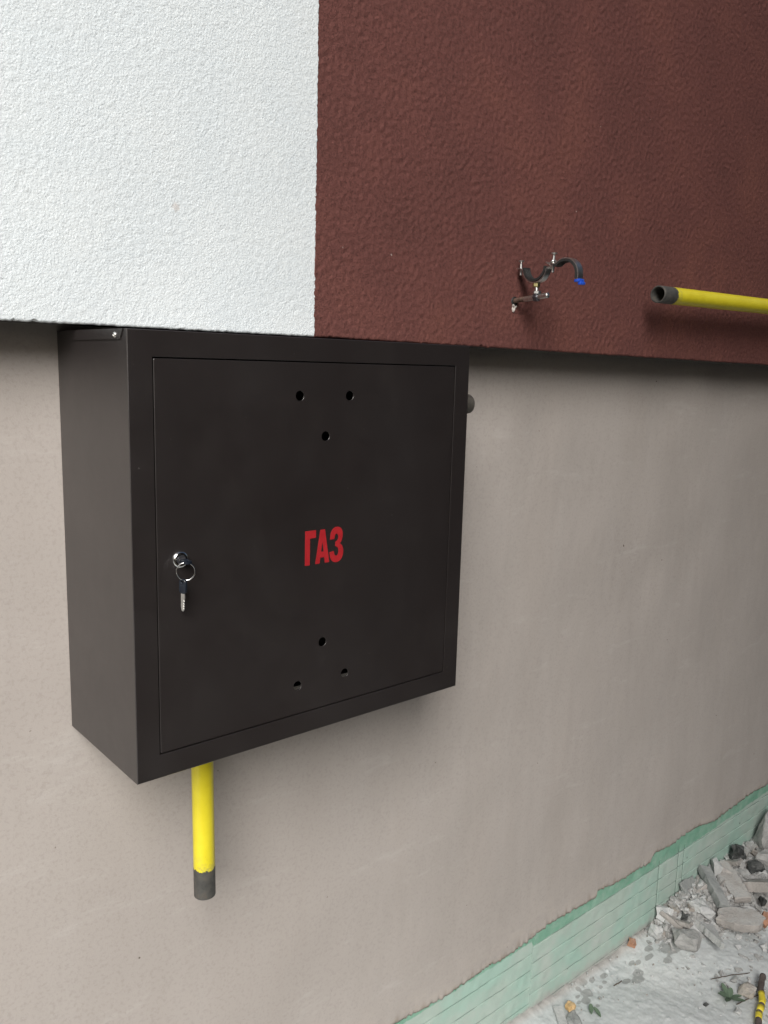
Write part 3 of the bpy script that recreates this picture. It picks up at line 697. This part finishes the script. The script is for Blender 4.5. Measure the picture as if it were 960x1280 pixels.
# blue plastic retaining tab on the loose end
bm = bmesh.new(); ty, tz = up[-1]
c0 = W(XC, ty, tz)
bevel_box(bm, tuple(c0 + Vector((-0.0065, -0.0060, -0.0045))), tuple(c0 + Vector((0.0065, 0.0050, 0.0005))), 0.0012, 2)
bevel_box(bm, tuple(c0 + Vector((-0.005, -0.0085, -0.0090))), tuple(c0 + Vector((0.007, -0.0015, -0.0040))), 0.0014, 2)
from_bm('blue_tab', bm, M_blue, cl, sharp=40)
def clamp_screw(y, z0, z1, tilt=0):
    s = from_bm('screw', lathe([(0.0018, 0), (0.0021, 0.001)] + [(0.0021 if k % 2 else 0.0025, 0.001 + k * 0.0008) for k in range(int((z1 - z0 - 0.004) / 0.0008))] + [(0.0024, z1 - z0 - 0.0026), (0.0050, z1 - z0 - 0.0024), (0.0052, z1 - z0 - 0.0008), (0.0040, z1 - z0)], 16), M_zinc, cl, sharp=40)
    s.location = W(XC, y, z0); s.rotation_euler = (tilt, 0, 0)
clamp_screw(-0.2510, 0.7195, 0.7445)
clamp_screw(-0.3200, 0.7200, 0.7520, 0.02)
bm = lathe([(0.0030, 0), (0.0062, 0.0004), (0.0062, 0.0014), (0.0030, 0.0018)], 16); w_ = from_bm('washer', bm, M_zinc, cl, sharp=40); w_.location = W(XC, -0.3195, 0.7362); w_.rotation_euler = (R(-28), 0, 0)
bm = lathe([(0.0040, 0), (0.0066, 0.0004), (0.0066, 0.0014), (0.0040, 0.0018)], 16); w_ = from_bm('washer', bm, M_zinc, cl, sharp=40); w_.location = W(XC, -0.3115, 0.7345); w_.rotation_euler = (R(24), 0, 0)

# ------------------------------------------------------------------ rubble and things on the ground
def rock_bm(sx, sy, sz, seed, npts=16, rough=0.10, flat=0.0, cuts=1):
    r = random.Random(seed); bm = bmesh.new()
    for _ in range(npts):
        v = Vector((r.uniform(-1, 1), r.uniform(-1, 1), r.uniform(-1, 1)))
        m = max(abs(v.x), abs(v.y), abs(v.z)); k = 1 / (m * 0.55 + v.length * 0.45)
        v *= k
        bm.verts.new((v.x * sx / 2, v.y * sy / 2, v.z * sz / 2))
    res = bmesh.ops.convex_hull(bm, input=bm.verts)
    junk = list({g for g in res['geom_interior'] + res['geom_unused'] if isinstance(g, bmesh.types.BMVert) and g.is_valid})
    bmesh.ops.delete(bm, geom=junk, context='VERTS')
    if cuts:
        bmesh.ops.subdivide_edges(bm, edges=bm.edges, cuts=cuts, use_grid_fill=True)
        bmesh.ops.triangulate(bm, faces=bm.faces)
        s = (sx + sy + sz) / 3; off = Vector((seed * 1.7, seed * 0.9, 3))
        bm.normal_update()
        for v in bm.verts:
            q = v.co / s
            v.co += v.normal * s * rough * (mnoise.noise(q * 3 + off) + 0.6 * mnoise.noise(q * 8 + off))
    return bm
def shard_bm(outline, th, seed, rough=0.003):
    """broken flat slab: outline in local XY, thickness th, ragged rim"""
    r = random.Random(seed); bm = bmesh.new(); pts = []
    for i in range(len(outline)):
        a = Vector(outline[i]); b = Vector(outline[(i + 1) % len(outline)]); n = max(2, int((b - a).length / 0.012))
        for k in range(n):
            p = a.lerp(b, k / n) + Vector((r.uniform(-1, 1), r.uniform(-1, 1))) * rough * (1 if k else .3); pts.append(p)
    n = len(pts); cx = sum((p for p in pts), Vector((0, 0))) / n
    lay = []
    for z, s in ((-th / 2, 0.95), (-th * .1, 1.0), (th / 2 * .8, 1.0), (th / 2, 0.985)):
        lay.append([bm.verts.new(((p.x - cx.x) * s + cx.x + r.uniform(-1, 1) * rough * .4, (p.y - cx.y) * s + cx.y + r.uniform(-1, 1) * rough * .4, z + r.uniform(-1, 1) * rough * .25)) for p in pts])
    for a, b in zip(lay[:-1], lay[1:]):
        for k in range(n): bm.faces.new([a[k], a[(k + 1) % n], b[(k + 1) % n], b[k]])
    for l, s in ((lay[0], -1), (lay[-1], 1)):
        inner = [bm.verts.new((cx.x + (v.co.x - cx.x) * .55, cx.y + (v.co.y - cx.y) * .55, v.co.z + r.uniform(-1, 1) * rough * .4)) for v in l]
        zc = (-th / 2) if s < 0 else th / 2
        for v in inner: v.co.z = zc + r.uniform(-1, 1) * rough * .12
        c_ = bm.verts.new((cx.x, cx.y, zc))
        for k in range(n):
            bm.faces.new([l[k], l[(k + 1) % n], inner[(k + 1) % n], inner[k]]); bm.faces.new([inner[k], inner[(k + 1) % n], c_])
    return bm
def rubble_mat(name, a, b, dust=0.5, dustcol=(0.50, 0.51, 0.50)):
    t = NT(name, 0.95, 0.15)
    c_ = t.ramp(t.noise(32, 6, 0.7), [(0.3, a), (0.7, b)])
    g = t.n('ShaderNodeNewGeometry'); s = t.sep(g.outputs['Normal'])
    up_ = t.math('MULTIPLY', t.ramp(s[2], [(0.35, 0), (0.9, 1)]), t.ramp(t.noise(24, 6, 0.7), [(0.36, 0), (0.6, 1)]))
    c_ = t.mix(t.math('MULTIPLY', up_, dust), c_, dustcol)
    t.color(c_); t.bump(t.noise(130, 5, 0.7), 0.004, 1.0); return t.m
RM = {
 'concrete': rubble_mat('broken_concrete', (0.31, 0.31, 0.30), (0.45, 0.44, 0.425), 0.6),
 'grey': rubble_mat('grey_board', (0.24, 0.255, 0.25), (0.34, 0.35, 0.34), 0.5),
 'pink': rubble_mat('pinkish_plaster', (0.36, 0.335, 0.315), (0.46, 0.43, 0.40), 0.6),
 'white': rubble_mat('white_plaster', (0.47, 0.48, 0.47), (0.60, 0.60, 0.59), 0.4, (0.60, 0.62, 0.62)),
 'black': rubble_mat('black_felt', (0.035, 0.038, 0.038), (0.085, 0.088, 0.085), 0.25),
 'brick': rubble_mat('orange_brick', (0.40, 0.20, 0.125), (0.52, 0.30, 0.20), 0.25),
 'brown': rubble_mat('brown_mortar', (0.28, 0.25, 0.22), (0.38, 0.345, 0.31), 0.6),
}
def put(name, bm, mat, loc, rot, label, cat='rubble', group=None):
    o_ = from_bm(name, bm, RM.get(mat, mat) if isinstance(mat, str) else mat, None, False, loc, tuple(R(a) for a in rot))
    return tag(o_, label, cat, group)
rz = lambda x, y: GZ + float(mound(np.array(x), np.array(y)))
# pieces one can point at
put('board_fragment', shard_bm([(-.080, -.016), (.076, -.020), (.082, .014), (-.076, .018)], .024, 1, .0015), 'grey', (1.995, -.072, GZ + .082), (-14, 14, -124), 'long grey board fragment leaning from the foam boards over the rubble')
put('plaster_slab', shard_bm([(-.085, -.024), (.075, -.030), (.085, .020), (-.02, .030), (-.08, .024)], .024, 2), 'pink', (2.085, -.085, GZ + .070), (12, 8, -122), 'pale pinkish plaster slab lying just behind the long grey board fragment')
put('felt_lump', rock_bm(.085, .06, .06, 5, 14, .22, 0, 2), 'black', (2.235, -.030, GZ + .088), (10, 20, 30), 'crumpled black lump on the rubble against the foam board', 'debris')
put('felt_lump', rock_bm(.075, .055, .040, 9, 12, .14, 0, 2), 'black', (2.215, -.090, GZ + .080), (0, 12, -20), 'flat black chunk lying in front of the crumpled black lump', 'debris')
put('concrete_chunk', rock_bm(.17, .13, .13, 12, 16, .07, 0, 2), 'concrete', (2.43, -.045, GZ + .105), (20, -10, 40), 'largest grey concrete chunk resting against the wall at the right edge')
put('concrete_chunk', rock_bm(.10, .085, .07, 17, 15, .08, 0, 2), 'concrete', (2.285, -.115, GZ + .080), (8, 14, 10), 'rounded grey concrete chunk between the black chunk and the largest chunk')
put('plaster_slab', shard_bm([(-.070, -.030), (-.02, -.042), (.050, -.034), (.072, .004), (.035, .036), (-.03, .030), (-.062, .015)], .028, 21, .004), 'pink', (1.955, -.185, GZ + .052), (9, -6, -62), 'wide flat plaster slab with a brown broken edge in front of the board fragment')
put('plaster_shard', shard_bm([(-.085, -.004), (.075, -.040), (.085, .034)], .020, 24, .0015), 'white', (1.840, -.150, GZ + .034), (16, 10, 52), 'pale triangular plaster shard at the front foot of the rubble')
put('brick_fragment', rock_bm(.065, .040, .045, 30, 12, .08, 0, 1), 'brick', (2.005, -.235, GZ + .055), (30, 40, 20), 'small orange brick fragment beside the wide plaster slab', 'brick')
put('plaster_chunk', rock_bm(.070, .060, .075, 33, 13, .08, 0, 1), 'white', (2.085, -.020, GZ + .080), (10, 0, 40), 'whitish pointed plaster chunk against the foam board behind the pinkish slab')
put('board_fragment', shard_bm([(-.05, -.03), (.045, -.038), (.055, .03), (-.03, .045)], .012, 35), 'grey', (1.945, -.022, GZ + .060), (52, 0, 12), 'thin grey flake propped against the foam board beside the knife cuts')
put('concrete_chunk', rock_bm(.095, .085, .055, 38, 15, .07, 0, 2), 'concrete', (1.775, -.110, GZ + .024), (5, 8, 10), 'smooth rounded pale chunk at the left foot of the rubble')
put('plaster_chunk', rock_bm(.060, .045, .050, 41, 13, .2, 0, 2), 'white', (1.800, -.018, GZ + .046), (0, 20, 0), 'crumbly white plaster chunk under the pair of knife cuts')
put('plaster_chunk', rock_bm(.055, .040, .040, 44, 13, .2, 0, 2), 'white', (1.738, -.030, GZ + .026), (0, -10, 30), 'crumbly white plaster chunk farthest left, against the foam board')
put('plaster_slab', shard_bm([(-.05, -.035), (.045, -.045), (.055, .03), (-.02, .045)], .030, 47), 'pink', (2.125, -.160, GZ + .080), (-18, 22, 20), 'dusty pink tilted slab above the orange brick fragment')
put('plaster_chunk', rock_bm(.085, .07, .05, 51, 14, .12, 0, 2), 'white', (1.905, -.085, GZ + .052), (10, 10, 80), 'big whitish crumbling chunk between the triangular shard and the wall')
put('felt_lump', rock_bm(.040, .030, .028, 53, 12, .2, 0, 1), 'black', (1.835, -.060, GZ + .036), (0, 0, 0), 'small black crumb in a hollow at the left end of the rubble', 'debris')
put('felt_lump', rock_bm(.045, .028, .03, 56, 12, .2, 0, 1), 'black', (2.085, -.190, GZ + .060), (0, 10, 50), 'small black crumb between the dusty pink slab and the wide slab', 'debris')
put('stone', rock_bm(.030, .026, .024, 61, 13, .12, 0, 1), 'brick', (1.634, -.014, GZ + .018), (0, 0, 0), 'small brown stone alone at the foot of the green plinth', 'stone')

# mid-size pieces, several materials, sharing meshes
def shared(n, mat, maker, grp, label, size, band_):
    protos = []
    for k in range(5):
        bm = maker(k); bmesh.ops.recalc_face_normals(bm, faces=bm.faces); me = bpy.data.meshes.new(grp[0]); bm.to_mesh(me); bm.free(); me.materials.append(RM[mat]); protos.append(me)
    for k in range(n):
        for _ in range(60):
            x = random.uniform(*band_[0]); y = -random.random() ** 1.0 * band_[1]
            if rz(x, y) > GZ + 0.012 and x < 2.80 + 2.0 * y: break
        o_ = bpy.data.objects.new(grp[0], protos[k % 5]); col.objects.link(o_)
        s = random.uniform(*size); o_.scale = (s, s * random.uniform(.8, 1.1), s * random.uniform(.8, 1.1))
        o_.location = (x, min(y, -.022 * s - .006), rz(x, y) + random.uniform(-.012, .008))
        o_.rotation_euler = (random.uniform(-.5, .5), random.uniform(-.5, .5), random.uniform(0, 6.28))
        where = ('beyond the wide slab' if x > 2.15 else 'in mid heap' if x > 1.93 else 'at the left heap end')
        row = 'near the foam boards' if o_.location.y > -.09 else 'towards the open ground'
        tag(o_, label.replace('among the heaped rubble', where + ', ' + row), 'rubble', grp[1] + ', ' + where + ', ' + row)
bandA = ((1.74, 2.75), .38)
shared(120, 'concrete', lambda k: rock_bm(.062, .050, .038, 100 + k, 14, .15, 0, 2), ('concrete_chunk', 'grey concrete chunks in the heap'), 'grey concrete chunk among the heaped rubble', (.35, .95), bandA)
shared(60, 'white', lambda k: rock_bm(.052, .042, .032, 120 + k, 13, .14), ('plaster_chunk', 'white plaster chunks in the heap'), 'whitish broken plaster chunk among the heaped rubble', (.4, 1.1), bandA)
shared(34, 'pink', lambda k: shard_bm([(-.035, -.022), (.03, -.028), (.038, .015), (-.01, .03)], .014, 140 + k), ('plaster_slab', 'pinkish plaster flakes in the heap'), 'flat pinkish plaster flake among the heaped rubble', (.6, 1.3), bandA)
shared(16, 'brown', lambda k: rock_bm(.05, .045, .03, 160 + k, 13, .16), ('mortar_lump', 'brown mortar lumps in the heap'), 'brownish mortar lump among the heaped rubble', (.45, 1.1), bandA)
shared(8, 'grey', lambda k: shard_bm([(-.04, -.014), (.035, -.018), (.04, .012), (-.035, .018)], .010, 180 + k), ('board_fragment', 'grey board flakes in the heap'), 'narrow grey board flake among the heaped rubble', (.6, 1.2), bandA)

# fine crumbs: nobody could count them
def crumbs(name, n, fn, smin, smax, mat, label, seed):
    r = random.Random(seed); V = []; F = []
    base = []
    for k in range(6):
        bm = rock_bm(1, .85, .7, 300 + k + seed, 9, 0, 0, 0); bm.verts.index_update(); base.append(([v.co.copy() for v in bm.verts], [[v.index for v in f.verts] for f in bm.faces])); bm.free()
    for k in range(n):
        x, y, z = fn(r); s = smin + (smax - smin) * r.random() ** 3; vs, fs = base[k % 6]
        Mx = Euler((r.uniform(0, 6), r.uniform(0, 6), r.uniform(0, 6))).to_matrix()
        o0 = len(V); V += [tuple(Mx @ v * s + Vector((x, y, z + s * .15))) for v in vs]; F += [[i + o0 for i in f] for f in fs]
    me = bpy.data.meshes.new(name); me.from_pydata(V, [], F); me.update()
    return tag(link(name, me, mat), label, None, None, 'stuff')
def on_heap(r):
    while True:
        x = r.uniform(1.68, 2.8); y = -r.random() * .42
        h = rz(x, y)
        if h > GZ + .004 or r.random() < .06: return x, min(y, -.004), h - .006
def on_floor(r):
    while True:
        x = r.uniform(1.15, 2.5); y = -r.random() * .75
        near_ = math.exp(y / .02) + math.exp(-abs(x - 1.9) / .3) * .7 * math.exp(y / .25) + .16
        if r.random() < near_: return x, min(y, -.003), GZ + (.008 if y > -.02 else .0) + .45 * (rz(x, y) - GZ)
crumbs('rubble_crumbs', 7000, on_heap, .004, .034, RM['concrete'], 'fine grey crumbs filling the rubble heap', 1)
crumbs('plaster_crumbs', 5200, on_heap, .003, .028, RM['white'], 'fine white plaster crumbs over the rubble heap', 2)
crumbs('mortar_crumbs', 1300, on_heap, .004, .018, RM['brown'], 'fine brown crumbs in the rubble heap', 5)
crumbs('floor_grit', 1500, on_floor, .0015, .0085, RM['white'], 'scattered pale grit on the concrete', 3)
crumbs('dark_grit', 420, on_floor, .0015, .0075, RM['brown'], 'scattered darker grit on the concrete', 4)

# small things on the slab
M_leaf = two('green_leaf', (0.085, 0.125, 0.085), (0.135, 0.19, 0.13), 60, 0.6, 0.3)
M_tan = rubble_mat('tan_lump', (0.40, 0.36, 0.31), (0.52, 0.48, 0.43), .3)
M_orange = rubble_mat('orange_lump', (0.55, 0.36, 0.16), (0.66, 0.47, 0.25), .2)
put('foam_lump', rock_bm(.030, .028, .022, 70, 16, .1, 0, 2), M_orange, (1.279, -.060, GZ + .016), (0, 0, 0), 'small yellow orange lump on a grey stone near the bottom edge', 'lump')
put('stone', rock_bm(.060, .050, .026, 71, 14, .12, 0, 2), 'grey', (1.262, -.092, GZ + .006), (0, 0, 20), 'dark grey stone below the yellow orange lump', 'stone')
put('plaster_shard', shard_bm([(-.035, -.010), (.035, -.014), (.036, .010), (-.03, .012)], .010, 73, .001), 'white', (1.236, -.060, GZ + .008), (0, 0, 55), 'white plaster sliver left of the yellow orange lump')
put('stone', rock_bm(.058, .050, .030, 75, 16, .06, 0, 2), M_tan, (1.728, -.325, GZ + .010), (0, 6, 0), 'round tan stone beside the green weed', 'stone')
put('stone', rock_bm(.016, .014, .010, 76, 12, .1, 0, 1), 'black', (1.593, -.278, GZ + .004), (0, 0, 0), 'tiny dark stone on the open slab', 'stone')
put('stone', rock_bm(.022, .020, .014, 78, 12, .1, 0, 1), 'white', (1.885, -.215, GZ + .006), (0, 0, 0), 'white pebble in front of the triangular shard', 'stone')
put('stone', rock_bm(.024, .022, .016, 79, 12, .1, 0, 1), 'white', (1.955, -.262, GZ + .007), (0, 0, 0), 'white pebble in front of the orange brick fragment', 'stone')
put('stone', rock_bm(.024, .022, .014, 80, 12, .1, 0, 1), 'white', (1.633, -.347, GZ + .006), (0, 0, 0), 'white pebble below the green weed', 'stone')
def leaf_mesh(L, wd, curl):
    V = []; F = []; n = 6
    for k in range(n + 1):
        t_ = k / n; w_ = wd * math.sin(math.pi * min(1, t_ * .92 + .04)) ** .7; z = curl * t_ * t_ * L + .003 * math.sin(t_ * 3)
        V += [(t_ * L, -w_ / 2, z + .002), (t_ * L, 0, z), (t_ * L, w_ / 2, z + .002)]
    for k in range(n):
        a = k * 3; F += [(a, a + 1, a + 4, a + 3), (a + 1, a + 2, a + 5, a + 4)]
    me = bpy.data.meshes.new('leaf'); me.from_pydata(V, [], F); me.update(); return me
wd = empty('weed', (1.664, -.306, GZ)); tag(wd, 'small flattened green weed beside the round tan stone', 'weed')
for a, L in ((150, .040), (200, .045), (60, .040), (265, .050), (310, .032), (20, .030), (110, .026)):
    lf = link('leaf', leaf_mesh(L, .016, .25), M_leaf, wd, True); lf.location = (0, 0, .005); lf.rotation_euler = (random.uniform(-.2, .2), random.uniform(-.25, 0), R(a))
for (x, y, a, lab) in ((1.311, -.104, 40, 'small fallen green leaf right of the yellow orange lump'), (1.322, -.126, 75, 'fallen green leaf nearest the bottom edge of the photo')):
    lf = link('fallen_leaf', leaf_mesh(.030, .013, .15), M_leaf, None, True, (x, y, GZ + .006), (0, -.1, R(a))); tag(lf, lab, 'leaf')
M_twig = two('dark_twig', (0.06, 0.045, 0.035), (0.12, 0.09, 0.07), 80, 0.9)
def twig(pts, r, label):
    P_ = []
    for a, b in zip(pts[:-1], pts[1:]):
        for k in range(5): P_.append(tuple(Vector(a).lerp(Vector(b), k / 5) + Vector([random.uniform(-.0008, .0008) for _ in range(3)])))
    P_.append(pts[-1]); tag(from_bm('twig', tube(P_, r, 6), M_twig, None, smooth=True), label, 'twig')
twig([(1.695, -.234, GZ + .003), (1.75, -.262, GZ + .005), (1.809, -.292, GZ + .003)], .0012, 'thin dark twig on the slab in front of the rubble')
twig([(1.455, -.076, GZ + .003), (1.47, -.080, GZ + .005), (1.488, -.079, GZ + .003)], .0016, 'tiny dark twig alone in the middle of the slab')
twig([(1.66, -.330, GZ + .003), (1.69, -.338, GZ + .005), (1.745, -.352, GZ + .004)], .0014, 'thin twig between the weed and the round tan stone')
# stick with yellow paint bands
sk = empty('stick', (0, 0, 0)); tag(sk, 'dark stick with yellow bands lying on the slab at the right edge', 'stick')
A = Vector((1.805, -.331, GZ + .020)); B = Vector((1.560, -.436, GZ + .012)); P_ = []; rr = []
for k in range(30):
    q = A.lerp(B, k / 29) + Vector((.002 * math.sin(k * .7), .003 * math.sin(k * .4), .001 * math.sin(k))); P_.append(q); rr.append(.0082 + .0008 * math.sin(k * 1.9))
from_bm('shaft', tube([tuple(q) for q in P_], rr, 12), two('dark_wood', (0.075, 0.06, 0.055), (0.14, 0.115, 0.105), 60, .85, .2, 0, .001, 150), sk, smooth=True)
M_yel = two('yellow_tape', (0.62, 0.50, 0.03), (0.75, 0.62, 0.06), 60, .5)
for a, b in ((8, 13), (14, 16), (17, 20), (23, 25)):
    from_bm('yellow_band', tube([tuple(q) for q in P_[a:b + 1]], [r_ + .0007 for r_ in rr[a:b + 1]], 12), M_yel, sk, smooth=True)
# mortar plug under the rod hole
bm = rock_bm(.012, .006, .014, 90, 12, .25, 0, 2); o_ = from_bm('mortar_plug', bm, M_mortar, cl); o_.location = W(XC - .001, CY - .001, .6655)
bm = lathe([(.0085, 0), (.0072, .0015), (.0060, .0010)], 18, 'Y-'); o_ = from_bm('hole_rim', bm, M_rubber, cl); o_.location = W(XC, CY, .6768)
